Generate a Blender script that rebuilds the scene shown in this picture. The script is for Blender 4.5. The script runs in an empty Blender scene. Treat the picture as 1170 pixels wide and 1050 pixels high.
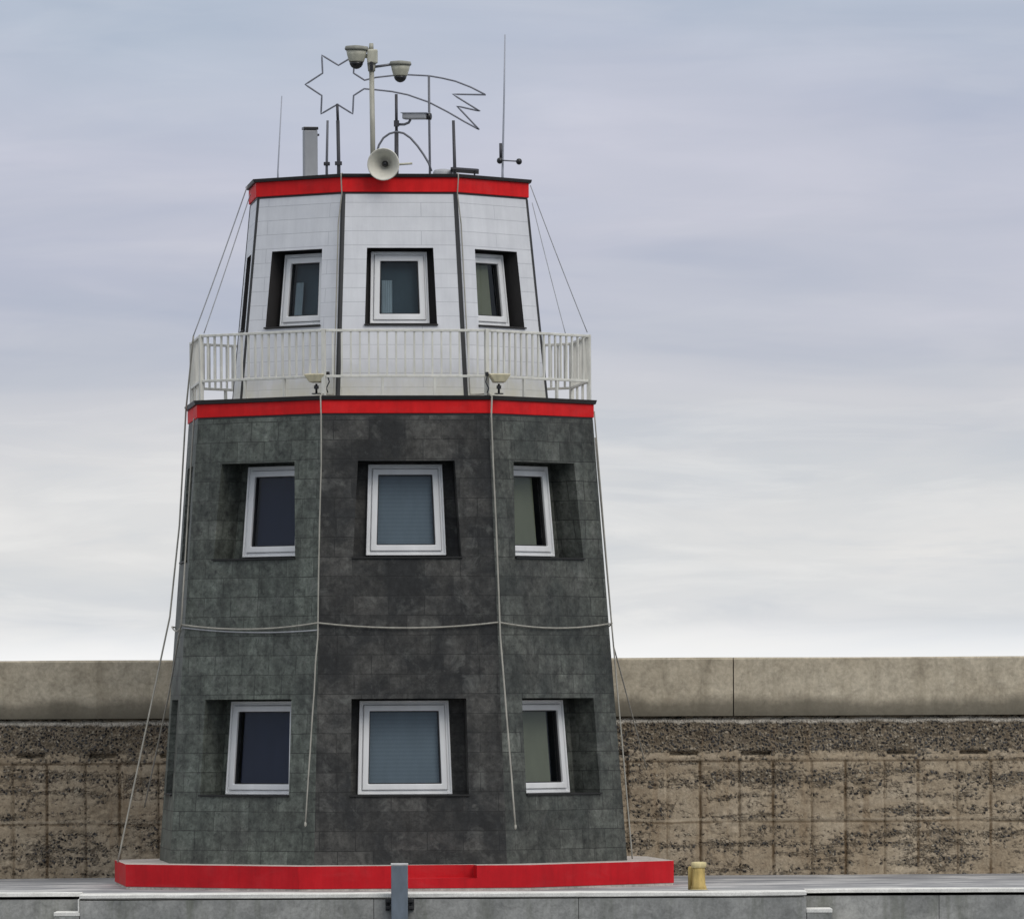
import bpy, bmesh, math, random
from mathutils import Vector, Matrix, noise
random.seed(7)
PI = math.pi
rad = math.radians
C = bpy.context.scene.collection

# ------------------------------------------------------------------ camera constants
DIST = 108.5            # camera to tower axis (m)
EYE = 2.475             # camera height over the quay deck
CAMX = 1.736
PX = 80.0               # photo pixels per metre at the tower axis
ROLL = 0.0048

def at(x, y, Y=0.0):
    """photo pixel -> world point at depth Y (metres behind the tower axis)"""
    u = x + ROLL * (811.4 - y)
    v = y + ROLL * (x - 585)
    s = (DIST + Y) / DIST / PX
    return Vector((CAMX + (u - 585) * s, Y, EYE + (811.4 - v) * s))

# ------------------------------------------------------------------ mesh builder
class MB:
    def __init__(self):
        self.v = []; self.f = []; self.uv = []; self.mi = []; self.sm = []
    def face(self, pts, uv=None, mi=0, smooth=False):
        n = len(self.v)
        self.v += [Vector(p) for p in pts]
        self.f.append(list(range(n, n + len(pts))))
        self.uv.append(uv or [(0, 0)] * len(pts)); self.mi.append(mi); self.sm.append(smooth)
    def raw(self, verts, faces, mi=0, smooth=False):
        n = len(self.v)
        self.v += [Vector(p) for p in verts]
        for f in faces:
            self.f.append([n + i for i in f]); self.uv.append([(0, 0)] * len(f)); self.mi.append(mi); self.sm.append(smooth)
    def box(self, c, s, R=None, mi=0):
        c = Vector(c); hx, hy, hz = s[0] / 2, s[1] / 2, s[2] / 2
        vs = []
        for z in (-hz, hz):
            for x, y in ((-hx, -hy), (hx, -hy), (hx, hy), (-hx, hy)):
                p = Vector((x, y, z))
                vs.append(c + (R @ p if R else p))
        self.raw(vs, [(3, 2, 1, 0), (4, 5, 6, 7), (0, 1, 5, 4), (1, 2, 6, 5), (2, 3, 7, 6), (3, 0, 4, 7)], mi)
    def tube(self, pts, r, n=8, mi=0, cap=True, closed=False):
        pts = [Vector(p) for p in pts]
        m = len(pts)
        rr = r if isinstance(r, (list, tuple)) else [r] * m
        up = None; vs = []
        for i, p in enumerate(pts):
            if closed:
                t = (pts[(i + 1) % m] - pts[i - 1])
            else:
                t = (pts[min(i + 1, m - 1)] - pts[max(i - 1, 0)])
            t.normalize()
            if up is None:
                up = Vector((0, 0, 1)) if abs(t.z) < .9 else Vector((1, 0, 0))
            a = (up - t * up.dot(t))
            if a.length < 1e-5: a = t.orthogonal()
            a.normalize(); b = t.cross(a); up = a
            for k in range(n):
                q = 2 * PI * k / n
                vs.append(p + (a * math.cos(q) + b * math.sin(q)) * rr[i])
        fs = []
        for i in range(m if closed else m - 1):
            j = (i + 1) % m
            for k in range(n):
                k2 = (k + 1) % n
                fs.append((i * n + k, i * n + k2, j * n + k2, j * n + k))
        self.raw(vs, fs, mi, True)
        if cap and not closed:
            self.raw(vs[:n], [tuple(reversed(range(n)))], mi)
            self.raw(vs[-n:], [tuple(range(n))], mi)
    def lathe(self, prof, c, axis=(0, 0, 1), n=24, mi=0, smooth=True):
        """prof: (radius, height along axis)"""
        z = Vector(axis).normalized(); x = z.orthogonal().normalized(); y = z.cross(x); c = Vector(c)
        vs = []; fs = []
        for r, h in prof:
            for k in range(n):
                q = 2 * PI * k / n
                vs.append(c + z * h + (x * math.cos(q) + y * math.sin(q)) * r)
        for i in range(len(prof) - 1):
            for k in range(n):
                k2 = (k + 1) % n
                fs.append((i * n + k, i * n + k2, (i + 1) * n + k2, (i + 1) * n + k))
        self.raw(vs, fs, mi, smooth)
        self.raw(vs[:n], [tuple(reversed(range(n)))], mi)
        self.raw(vs[-n:], [tuple(range(n))], mi)
    def build(self, name, mats, parent=None, bevel=0, merge=True, origin=None):
        if not isinstance(mats, (list, tuple)): mats = [mats]
        off = Vector((0, 0, 0))
        if parent is not None:
            q = parent
            while q is not None: off += q.location; q = q.parent
        if origin is not None: off = Vector(origin)
        me = bpy.data.meshes.new(name)
        me.from_pydata([p - off for p in self.v], [], self.f)
        uvl = me.uv_layers.new(name='UVMap')
        li = 0
        for fi, f in enumerate(self.f):
            for k in range(len(f)):
                uvl.data[li].uv = self.uv[fi][k]; li += 1
        for m in mats: me.materials.append(m)
        me.polygons.foreach_set('material_index', self.mi)
        me.polygons.foreach_set('use_smooth', self.sm)
        bm = bmesh.new(); bm.from_mesh(me)
        if merge: bmesh.ops.remove_doubles(bm, verts=bm.verts, dist=1e-4)
        bmesh.ops.recalc_face_normals(bm, faces=bm.faces)
        bm.to_mesh(me); bm.free()
        o = bpy.data.objects.new(name, me); C.objects.link(o)
        if parent is not None: o.parent = parent
        elif origin is not None: o.location = off
        if bevel:
            b = o.modifiers.new('bevel', 'BEVEL'); b.width = bevel; b.segments = 2; b.limit_method = 'ANGLE'
        return o

def tag(o, label=None, cat=None, group=None, kind=None):
    if label: o['label'] = label
    if cat: o['category'] = cat
    if group: o['group'] = group
    if kind: o['kind'] = kind
    return o
def empty(name, loc, label, cat, group=None):
    o = bpy.data.objects.new(name, None); C.objects.link(o); o.location = loc
    o.empty_display_size = .3
    return tag(o, label, cat, group)

# ------------------------------------------------------------------ materials
def newmat(name):
    m = bpy.data.materials.new(name); m.use_nodes = True
    nt = m.node_tree; b = nt.nodes['Principled BSDF']
    return m, nt, b
def N(nt, t, **kw):
    n = nt.nodes.new(t)
    for k, v in kw.items():
        if k.startswith('i_'):
            key = k[2:]
            n.inputs[int(key) if key.isdigit() else key.replace('_', ' ')].default_value = v
        else: setattr(n, k, v)
    return n
def L(nt, a, b): nt.links.new(a, b)
def ramp(nt, fac, stops, interp='LINEAR'):
    r = nt.nodes.new('ShaderNodeValToRGB'); r.color_ramp.interpolation = interp
    e = r.color_ramp.elements
    while len(e) < len(stops): e.new(.5)
    for k, (p, c) in enumerate(stops):
        e[k].position = p
        e[k].color = (c, c, c, 1) if isinstance(c, (int, float)) else (*c, 1)
    if fac is not None: L(nt, fac, r.inputs[0])
    return r.outputs[0]
def mix(nt, fac, a, b, mode='MIX'):
    n = nt.nodes.new('ShaderNodeMix'); n.data_type = 'RGBA'; n.blend_type = mode
    for s, v in ((n.inputs[0], fac), (n.inputs[6], a), (n.inputs[7], b)):
        if hasattr(v, 'links'): L(nt, v, s)
        elif isinstance(v, (int, float)): s.default_value = v if s == n.inputs[0] else (v, v, v, 1)
        else: s.default_value = (*v, 1)
    return n.outputs[2]
def math_(nt, op, a, b=0.0, clamp=False):
    n = nt.nodes.new('ShaderNodeMath'); n.operation = op; n.use_clamp = clamp
    for i, v in enumerate((a, b)):
        if hasattr(v, 'links'): L(nt, v, n.inputs[i])
        else: n.inputs[i].default_value = v
    return n.outputs[0]
def coord(nt, kind='Object', scale=(1, 1, 1), loc=(0, 0, 0)):
    t = nt.nodes.new('ShaderNodeTexCoord'); m = nt.nodes.new('ShaderNodeMapping')
    m.inputs['Scale'].default_value = scale; m.inputs['Location'].default_value = loc
    L(nt, t.outputs[kind], m.inputs[0]); return m.outputs[0]
def noise_(nt, vec, scale, detail=4, rough=.55, dist=0.0):
    n = N(nt, 'ShaderNodeTexNoise'); n.inputs['Scale'].default_value = scale
    n.inputs['Detail'].default_value = detail; n.inputs['Roughness'].default_value = rough
    n.inputs['Distortion'].default_value = dist
    L(nt, vec, n.inputs['Vector']); return n.outputs['Fac']
def bump(nt, b, h, strength=.4, dist=.01):
    n = nt.nodes.new('ShaderNodeBump'); n.inputs['Strength'].default_value = strength; n.inputs['Distance'].default_value = dist
    L(nt, h, n.inputs['Height']); L(nt, n.outputs[0], b.inputs['Normal'])

def plain(name, col, rough=.5, metal=0.0, var=.25, scale=6, spec=.5, streak=True):
    m, nt, b = newmat(name)
    v = coord(nt, 'Object', (1, 1, .35 if streak else 1))
    f = noise_(nt, v, scale, 5, .6)
    c = ramp(nt, f, [(.3, tuple(x * (1 - var) for x in col)), (.7, tuple(min(1, x * (1 + var * .4)) for x in col))])
    L(nt, c, b.inputs['Base Color'])
    b.inputs['Roughness'].default_value = rough; b.inputs['Metallic'].default_value = metal
    b.inputs['Specular IOR Level'].default_value = spec
    return m

def stone_mat():
    m, nt, b = newmat('dark_slate_cladding')
    uv = coord(nt, 'UV')
    # gentle warping of the courses so that they are not ruler straight
    wn = N(nt, 'ShaderNodeTexNoise'); wn.inputs['Scale'].default_value = 1.7; L(nt, uv, wn.inputs['Vector'])
    va = N(nt, 'ShaderNodeVectorMath', operation='MULTIPLY_ADD'); L(nt, wn.outputs['Color'], va.inputs[0])
    va.inputs[1].default_value = (.03, .02, 0); L(nt, uv, va.inputs[2])
    br = N(nt, 'ShaderNodeTexBrick'); br.offset = .5; br.squash = 1.3; br.squash_frequency = 3
    L(nt, va.outputs[0], br.inputs['Vector'])
    br.inputs['Color1'].default_value = (0, 0, 0, 1); br.inputs['Color2'].default_value = (1, 1, 1, 1); br.inputs['Mortar'].default_value = (.5, .5, .5, 1)
    br.inputs['Scale'].default_value = 1.0; br.inputs['Mortar Size'].default_value = .007; br.inputs['Mortar Smooth'].default_value = .25
    br.inputs['Brick Width'].default_value = .5; br.inputs['Row Height'].default_value = .272; br.inputs['Bias'].default_value = 0
    tile = ramp(nt, br.outputs['Color'], [(0, .80), (.5, .98), (1, 1.18)])
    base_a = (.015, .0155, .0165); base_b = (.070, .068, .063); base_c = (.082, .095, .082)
    n1 = noise_(nt, uv, 1.3, 6, .62, .6)
    n1t = math_(nt, 'ADD', n1, math_(nt, 'MULTIPLY', math_(nt, 'SUBTRACT', br.outputs['Color'], .5), .05))
    col = mix(nt, ramp(nt, n1t, [(.40, 0), (.66, 1)]), base_a, base_b)
    # greener, lighter tint, strongest on the faces to either side (attribute painted per face)
    at_ = N(nt, 'ShaderNodeAttribute', attribute_name='face_tint')
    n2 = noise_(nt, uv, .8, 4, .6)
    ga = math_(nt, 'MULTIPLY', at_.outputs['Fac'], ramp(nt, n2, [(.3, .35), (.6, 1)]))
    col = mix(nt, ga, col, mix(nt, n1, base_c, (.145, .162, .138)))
    # fine grain
    n3 = noise_(nt, uv, 17, 5, .75)
    col = mix(nt, 1.0, col, ramp(nt, n3, [(.25, .5), (.75, 1.5)]), 'MULTIPLY')
    n7 = noise_(nt, uv, 6.5, 4, .7, .4)
    col = mix(nt, 1.0, col, ramp(nt, n7, [(.3, .55), (.5, 1.0), (.7, 1.45)]), 'MULTIPLY')
    n8 = noise_(nt, coord(nt, 'UV', (1, 1, 1), (9, 3, 0)), 10, 5, .7, .6)
    col = mix(nt, ramp(nt, n8, [(.56, 0), (.68, .65)]), col, (.014, .014, .015))
    # vertical run marks
    vs = coord(nt, 'UV', (5.5, .7, 1)); n4 = noise_(nt, vs, 1.0, 5, .65, .3)
    col = mix(nt, 1.0, col, ramp(nt, n4, [(.3, .62), (.55, 1.0), (.75, 1.3)]), 'MULTIPLY')
    # pale lime blooms
    n5 = math_(nt, 'ADD', noise_(nt, coord(nt, 'UV', (1, 1.0, 1), (3.1, .7, 0)), 2.9, 7, .72, .5), math_(nt, 'MULTIPLY', math_(nt, 'SUBTRACT', br.outputs['Color'], .5), .025))
    col = mix(nt, ramp(nt, n5, [(.54, 0), (.74, .55)]), col, (.17, .175, .162))
    col = mix(nt, 1.0, col, tile, 'MULTIPLY')
    col = mix(nt, math_(nt, 'MULTIPLY', math_(nt, 'MULTIPLY', br.outputs['Fac'], ramp(nt, n2, [(.35, .25), (.6, 1)])), .75), col, (.012, .012, .012))
    L(nt, col, b.inputs['Base Color'])
    L(nt, ramp(nt, n1, [(.3, .5), (.7, .72)]), b.inputs['Roughness']); b.inputs['Specular IOR Level'].default_value = .35
    h = math_(nt, 'SUBTRACT', math_(nt, 'MULTIPLY', n3, .5), br.outputs['Fac'])
    h = math_(nt, 'ADD', h, math_(nt, 'MULTIPLY', br.outputs['Color'], .35))
    bump(nt, b, h, .45, .010)
    return m

def white_mat():
    m, nt, b = newmat('white_wall_panels')
    uv = coord(nt, 'UV')
    br = N(nt, 'ShaderNodeTexBrick'); br.offset = .37; L(nt, uv, br.inputs['Vector'])
    br.inputs['Color1'].default_value = (.965, .965, .965, 1); br.inputs['Color2'].default_value = (1, 1, 1, 1); br.inputs['Mortar'].default_value = (.95, .95, .95, 1)
    br.inputs['Scale'].default_value = 1.0; br.inputs['Mortar Size'].default_value = .0045; br.inputs['Mortar Smooth'].default_value = .3
    br.inputs['Brick Width'].default_value = 3.1; br.inputs['Row Height'].default_value = .2
    n1 = noise_(nt, uv, 2.2, 6, .6)
    col = ramp(nt, n1, [(.3, (.66, .67, .705)), (.7, (.76, .77, .80))])
    vs = coord(nt, 'UV', (7, .8, 1)); n4 = noise_(nt, vs, 1.0, 5, .7, .3)
    col = mix(nt, 1.0, col, ramp(nt, n4, [(.3, .91), (.6, 1.0)]), 'MULTIPLY')
    col = mix(nt, 1.0, col, br.outputs['Color'], 'MULTIPLY')
    col = mix(nt, math_(nt, 'MULTIPLY', br.outputs['Fac'], .65), col, (.38, .39, .42))
    # yellow-green algae low on the wall, ragged upper edge
    sx = N(nt, 'ShaderNodeSeparateXYZ'); L(nt, uv, sx.inputs[0])
    n6 = noise_(nt, coord(nt, 'UV', (1.2, .6, 1)), 3, 5, .65)
    low = math_(nt, 'SUBTRACT', math_(nt, 'MULTIPLY', n6, .9), math_(nt, 'SUBTRACT', sx.outputs[1], 6.85))
    col = mix(nt, ramp(nt, low, [(.0, 0), (.5, .6)]), col, (.56, .54, .38))
    L(nt, col, b.inputs['Base Color']); b.inputs['Roughness'].default_value = .42
    bump(nt, b, math_(nt, 'SUBTRACT', math_(nt, 'MULTIPLY', n1, .3), br.outputs['Fac']), .35, .006)
    return m

def red_mat(name, col, sc=3):
    m, nt, b = newmat(name)
    v = coord(nt, 'Object')
    n1 = noise_(nt, v, sc, 6, .65)
    c = ramp(nt, n1, [(.25, tuple(x * .78 for x in col)), (.5, col), (.8, tuple(min(1, x * 1.12 + .012) for x in col))])
    n2 = noise_(nt, coord(nt, 'Object', (9, 9, .9)), 1, 4, .7)
    c = mix(nt, 1.0, c, ramp(nt, n2, [(.3, .88), (.6, 1.02)]), 'MULTIPLY')
    n3 = noise_(nt, v, 14, 5, .8)
    c = mix(nt, ramp(nt, noise_(nt, coord(nt, 'Object', (1, 1, 2.5)), 1.1, 6, .7, .6), [(.52, 0), (.75, .35)]), c, tuple(x * .8 + .05 for x in col))
    c = mix(nt, ramp(nt, n3, [(.62, 0), (.76, .5)]), c, tuple(x * .35 + .05 for x in col))
    L(nt, c, b.inputs['Base Color']); L(nt, ramp(nt, n1, [(.3, .5), (.7, .7)]), b.inputs['Roughness']); b.inputs['Specular IOR Level'].default_value = .22
    bump(nt, b, n1, .12, .01)
    return m

def concrete(name, dark, light, scale=2.2, streak=True, stain=(.10, .10, .085), stain_amt=.5, rough=.85, zband=None, joints=None):
    m, nt, b = newmat(name)
    v = coord(nt, 'Object')
    n1 = noise_(nt, v, scale, 7, .62, .4)
    c = ramp(nt, n1, [(.3, dark), (.7, light)])
    n2 = noise_(nt, v, scale * 14, 4, .7)
    c = mix(nt, 1.0, c, ramp(nt, n2, [(.2, .72), (.8, 1.2)]), 'MULTIPLY')
    if streak:
        n3 = noise_(nt, coord(nt, 'Object', (3.2, 3.2, .35)), 1, 6, .68, .2)
        c = mix(nt, ramp(nt, n3, [(.5, 0), (.75, stain_amt)]), c, stain)
        n5 = noise_(nt, v, scale * 4.5, 5, .7, .8)
        c = mix(nt, 1.0, c, ramp(nt, n5, [(.3, .74), (.5, 1.0), (.7, 1.16)]), 'MULTIPLY')
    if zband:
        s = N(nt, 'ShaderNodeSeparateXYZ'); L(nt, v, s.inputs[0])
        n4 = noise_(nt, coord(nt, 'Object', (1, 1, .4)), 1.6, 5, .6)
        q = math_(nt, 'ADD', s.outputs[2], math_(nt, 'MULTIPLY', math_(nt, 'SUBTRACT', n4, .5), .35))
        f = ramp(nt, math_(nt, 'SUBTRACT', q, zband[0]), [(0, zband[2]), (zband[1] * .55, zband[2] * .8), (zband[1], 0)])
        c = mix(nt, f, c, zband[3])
    L(nt, c, b.inputs['Base Color']); b.inputs['Roughness'].default_value = rough
    b.inputs['Specular IOR Level'].default_value = .25
    bump(nt, b, math_(nt, 'ADD', n1, math_(nt, 'MULTIPLY', n2, .4)), .35, .015)
    return m

def rubble_mat():
    m, nt, b = newmat('pebbly_mass_concrete')
    v = coord(nt, 'Object')
    s = N(nt, 'ShaderNodeSeparateXYZ'); L(nt, v, s.inputs[0]); X, Z = s.outputs[0], s.outputs[2]
    wn = N(nt, 'ShaderNodeTexNoise'); wn.inputs['Scale'].default_value = 6; wn.inputs['Detail'].default_value = 4; L(nt, v, wn.inputs['Vector'])
    va = N(nt, 'ShaderNodeVectorMath', operation='MULTIPLY_ADD'); L(nt, wn.outputs['Color'], va.inputs[0])
    va.inputs[1].default_value = (.12, .12, .10); L(nt, v, va.inputs[2])
    # paste
    n1 = noise_(nt, v, 1.5, 7, .65, .5)
    paste = ramp(nt, n1, [(.3, (.30, .235, .16)), (.5, (.405, .33, .235)), (.72, (.50, .425, .32))])
    n2 = noise_(nt, v, 26, 4, .75)
    paste = mix(nt, 1.0, paste, ramp(nt, n2, [(.25, .62), (.75, 1.25)]), 'MULTIPLY')
    # exposed pebbles: two sizes of cells
    vo = N(nt, 'ShaderNodeTexVoronoi', feature='F1'); vo.inputs['Scale'].default_value = 23; L(nt, va.outputs[0], vo.inputs['Vector'])
    vo.inputs['Randomness'].default_value = 1.0
    cellv = N(nt, 'ShaderNodeSeparateColor'); L(nt, vo.outputs['Color'], cellv.inputs[0])
    stone = ramp(nt, cellv.outputs[0], [(0, (.014, .014, .016)), (.5, (.05, .05, .052)), (.76, (.11, .105, .10)), (.86, (.30, .26, .2)), (1, (.42, .37, .29))])
    edge = ramp(nt, vo.outputs['Distance'], [(.30, 1), (.62, 0)])
    # where the paste has washed out
    z01 = math_(nt, 'SUBTRACT', Z, 2.08)
    band = ramp(nt, math_(nt, 'ABSOLUTE', z01), [(.10, .42), (.28, 0)])
    lay = noise_(nt, coord(nt, 'Object', (.75, 1, 6.0)), 1.0, 5, .62, .3)
    hole = noise_(nt, coord(nt, 'Object', (1, 1, 1.6), (4, 2, 1)), 2.7, 5, .68, .6)
    msk = math_(nt, 'ADD', math_(nt, 'ADD', math_(nt, 'MULTIPLY', lay, .72), math_(nt, 'MULTIPLY', hole, .40)), band)
    msk = math_(nt, 'ADD', msk, math_(nt, 'MULTIPLY', math_(nt, 'SUBTRACT', cellv.outputs[1], .5), .16))
    # washed-out layers hang under the top of each lift
    lift = math_(nt, 'MAXIMUM', ramp(nt, math_(nt, 'ABSOLUTE', math_(nt, 'SUBTRACT', Z, 1.47)), [(.04, .075), (.26, 0)]), ramp(nt, math_(nt, 'ABSOLUTE', math_(nt, 'SUBTRACT', Z, .48)), [(.04, .045), (.22, 0)]))
    msk = math_(nt, 'ADD', msk, lift)
    msk = ramp(nt, msk, [(.565, 0), (.66, 1)])
    k = math_(nt, 'MULTIPLY', msk, edge)
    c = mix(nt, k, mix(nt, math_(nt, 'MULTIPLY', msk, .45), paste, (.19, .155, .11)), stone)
    # shade in the pits between stones, painted into the colour
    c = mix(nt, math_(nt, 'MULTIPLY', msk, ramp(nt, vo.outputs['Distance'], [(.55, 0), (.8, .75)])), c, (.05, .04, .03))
    # rusty stains running down from the slots and joints
    n3 = noise_(nt, coord(nt, 'Object', (4.5, 1, .4)), 1, 5, .65, .2)
    c = mix(nt, ramp(nt, n3, [(.56, 0), (.75, .5)]), c, (.20, .125, .06))
    # rust and dirt along the formwork joints: every bay edge, alternate edges heavier
    PIT, WID = 1.087, .50
    tX = math_(nt, 'DIVIDE', math_(nt, 'SUBTRACT', X, X0P - 2.0), PIT)
    wob = math_(nt, 'MULTIPLY', math_(nt, 'SUBTRACT', noise_(nt, coord(nt, 'Object', (.3, 1, 5)), 1, 3, .6), .5), .03)
    fX = math_(nt, 'ADD', math_(nt, 'MULTIPLY', math_(nt, 'FRACT', tX), PIT), wob)
    d0 = math_(nt, 'MINIMUM', math_(nt, 'ABSOLUTE', fX), math_(nt, 'ABSOLUTE', math_(nt, 'SUBTRACT', fX, PIT)))
    d1 = math_(nt, 'ABSOLUTE', math_(nt, 'SUBTRACT', fX, WID))
    below = ramp(nt, Z, [(1.70, 1), (1.72, 0)]) if False else math_(nt, 'LESS_THAN', Z, 1.71)
    brk = ramp(nt, noise_(nt, coord(nt, 'Object', (1.2, 1, 2.2)), 1.5, 4, .6), [(.36, .15), (.55, 1)])
    j1 = math_(nt, 'MULTIPLY', math_(nt, 'MULTIPLY', ramp(nt, d1, [(.008, .85), (.034, 0)]), below), brk)
    j0 = math_(nt, 'MULTIPLY', math_(nt, 'MULTIPLY', ramp(nt, d0, [(.006, .5), (.020, 0)]), below), brk)
    c = mix(nt, j1, c, (.115, .075, .04)); c = mix(nt, j0, c, (.16, .115, .07))
    hz_ = math_(nt, 'ADD', Z, math_(nt, 'MULTIPLY', math_(nt, 'SUBTRACT', noise_(nt, coord(nt, 'Object', (.8, 1, .2)), 1, 4, .6), .5), .10))
    hl = ramp(nt, math_(nt, 'ABSOLUTE', math_(nt, 'SUBTRACT', hz_, .83)), [(.010, .7), (.028, 0)])
    c = mix(nt, math_(nt, 'MULTIPLY', hl, brk), c, (.50, .42, .31))
    hl2 = ramp(nt, math_(nt, 'ABSOLUTE', math_(nt, 'SUBTRACT', hz_, .79)), [(.008, .7), (.026, 0)])
    c = mix(nt, math_(nt, 'MULTIPLY', hl2, brk), c, (.12, .085, .05))
    hl3 = ramp(nt, math_(nt, 'ABSOLUTE', math_(nt, 'SUBTRACT', Z, 1.70)), [(.010, .6), (.022, 0)])
    c = mix(nt, hl3, c, (.14, .10, .06))
    # pale cement fringe right under the parapet
    fz = math_(nt, 'ADD', Z, math_(nt, 'MULTIPLY', math_(nt, 'SUBTRACT', noise_(nt, coord(nt, 'Object', (1.3, 1, .4)), 2.0, 5, .65), .5), .16))
    c = mix(nt, ramp(nt, math_(nt, 'ABSOLUTE', math_(nt, 'SUBTRACT', fz, 2.31)), [(.015, .95), (.045, 0)]), c, (.66, .61, .52))
    L(nt, c, b.inputs['Base Color']); b.inputs['Roughness'].default_value = .9; b.inputs['Specular IOR Level'].default_value = .2
    h = math_(nt, 'ADD', math_(nt, 'MULTIPLY', math_(nt, 'MULTIPLY', msk, edge), 1.0), math_(nt, 'MULTIPLY', n2, .4))
    h = math_(nt, 'SUBTRACT', h, math_(nt, 'MULTIPLY', msk, .6))
    bump(nt, b, h, .9, .03)
    return m

def glass_mat():
    m, nt, b = newmat('window_glass')
    nt.nodes.remove(b); out = nt.nodes['Material Output']
    tr = N(nt, 'ShaderNodeBsdfTransparent'); tr.inputs[0].default_value = (.74, .77, .79, 1)
    gl = N(nt, 'ShaderNodeBsdfGlossy'); gl.inputs['Roughness'].default_value = .02
    fr = N(nt, 'ShaderNodeFresnel'); fr.inputs[0].default_value = 1.42
    bp = N(nt, 'ShaderNodeBump'); bp.inputs['Strength'].default_value = .05; bp.inputs['Distance'].default_value = .02
    L(nt, noise_(nt, coord(nt), 1.2, 2, .5), bp.inputs['Height']); L(nt, bp.outputs[0], gl.inputs['Normal'])
    ge = N(nt, 'ShaderNodeNewGeometry')
    ff = math_(nt, 'MULTIPLY', fr.outputs[0], math_(nt, 'SUBTRACT', 1.0, ge.outputs['Backfacing']))
    mx = N(nt, 'ShaderNodeMixShader'); L(nt, ff, mx.inputs[0]); L(nt, tr.outputs[0], mx.inputs[1]); L(nt, gl.outputs[0], mx.inputs[2])
    L(nt, mx.outputs[0], out.inputs[0])
    return m

def sea_mat():
    m, nt, b = newmat('sea_water')
    b.inputs['Base Color'].default_value = (.02, .035, .04, 1); b.inputs['Roughness'].default_value = .12
    h = noise_(nt, coord(nt, 'Object', (1, .6, 1)), 1.4, 6, .6, .5)
    bump(nt, b, h, .6, .12)
    return m

def deck_mat():
    m, nt, b = newmat('quay_deck_concrete')
    v = coord(nt, 'Object')
    n1 = noise_(nt, coord(nt, 'Object', (.5, .95, 1)), 1.1, 6, .62, .7)
    c = ramp(nt, n1, [(.36, (.17, .17, .185)), (.5, (.28, .28, .285)), (.62, (.52, .51, .50))])
    n2 = noise_(nt, v, 22, 4, .7)
    c = mix(nt, 1.0, c, ramp(nt, n2, [(.25, .75), (.75, 1.2)]), 'MULTIPLY')
    L(nt, c, b.inputs['Base Color']); b.inputs['Roughness'].default_value = .75
    bump(nt, b, n2, .3, .01)
    return m

X0P = at(762, 900, 5.2).x       # a formwork joint of the sea wall
M = {}
M['stone'] = stone_mat()
M['white'] = white_mat()
M['red'] = red_mat('red_band_paint', (.68, .009, .011))
M['redbase'] = red_mat('red_plinth_paint', (.52, .006, .013), 2)
M['flash'] = plain('dark_flashing', (.022, .020, .021), .5, 0, .3)
M['seal'] = plain('dark_joint_strip', (.035, .036, .038), .6)
M['reveal'] = plain('dark_reveal_lining', (.024, .022, .022), .7)
M['pvc'] = plain('white_window_plastic', (.84, .845, .85), .32, 0, .10, 3)
M['gasket'] = plain('dark_gasket', (.03, .03, .033), .5)
M['glass'] = glass_mat()
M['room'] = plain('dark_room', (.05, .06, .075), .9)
M['blind_grey'] = plain('blue_grey_blind', (.35, .405, .44), .8, 0, .08)
def slats(m, amt=.16, per=.055):
    nt = m.node_tree; b = nt.nodes['Principled BSDF']; src = b.inputs['Base Color'].links[0].from_socket
    sx = N(nt, 'ShaderNodeSeparateXYZ'); L(nt, coord(nt), sx.inputs[0])
    w_ = math_(nt, 'SINE', math_(nt, 'MULTIPLY', sx.outputs[2], 2 * PI / per))
    L(nt, mix(nt, 1.0, src, ramp(nt, math_(nt, 'ADD', math_(nt, 'MULTIPLY', w_, .5), .5), [(0, 1 - amt), (1, 1 + amt)]), 'MULTIPLY'), b.inputs['Base Color'])
slats(M['blind_grey'], .05)
M['blind_navy'] = plain('navy_blind', (.035, .041, .090), .8, 0, .12)
M['blind_olive'] = plain('olive_blind', (.40, .385, .245), .8, 0, .08)
M['teal_backing'] = plain('dark_teal_backing', (.085, .13, .15), .8, 0, .15)  # added sheet: dim interior tone painted teal behind the upper panes
M['curtain'] = plain('pale_curtain', (.50, .58, .60), .9, 0, .2)
M['rail'] = plain('cream_rail_paint', (.70, .69, .63), .45, 0, .22, 9)
M['galv'] = plain('galvanised_steel', (.36, .37, .40), .45, .6, .25, 12)
M['rod'] = plain('grey_rod', (.16, .165, .19), .5, .3, .2)
M['rod_dark'] = plain('dark_rod', (.055, .055, .065), .5, .2, .2)
M['whip'] = plain('pale_fibreglass_whip', (.36, .38, .44), .4, 0, .1)
M['beige'] = plain('weathered_cream_plastic', (.50, .49, .40), .45, 0, .25, 10)
M['mast'] = plain('weathered_cream_mast', (.40, .39, .33), .5, .1, .25, 10)
M['hood'] = plain('dark_weathered_hood', (.25, .25, .215), .6, 0, .3, 10)
M['horn'] = plain('pale_cream_horn', (.70, .68, .60), .45, 0, .15, 8)
M['cream'] = plain('cream_lamp_housing', (.66, .60, .42), .45, 0, .3, 12)
M['black'] = plain('black_plastic', (.012, .012, .014), .25, 0, .2)
M['box'] = plain('grey_antenna_case', (.34, .35, .37), .5, 0, .15, 4)
M['cord'] = plain('pale_cord', (.37, .355, .31), .7, 0, .3, 12)
M['cord_thin'] = plain('grey_cord', (.33, .34, .36), .7, 0, .2, 12)
M['star'] = plain('star_tube', (.20, .21, .25), .5, .2, .3)
M['lip'] = concrete('plinth_top_concrete', (.42, .37, .34), (.60, .55, .50), 3)
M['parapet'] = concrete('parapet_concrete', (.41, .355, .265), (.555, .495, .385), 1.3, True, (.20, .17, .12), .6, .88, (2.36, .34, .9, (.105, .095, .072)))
M['rubble'] = rubble_mat()
M['quayface'] = concrete('quay_face_concrete', (.19, .195, .188), (.40, .40, .385), 1.7, True, (.11, .12, .085), .75)
M['coping'] = concrete('worn_pale_coping', (.66, .65, .61), (.86, .85, .81), 4, False)
M['deck'] = deck_mat()
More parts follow.
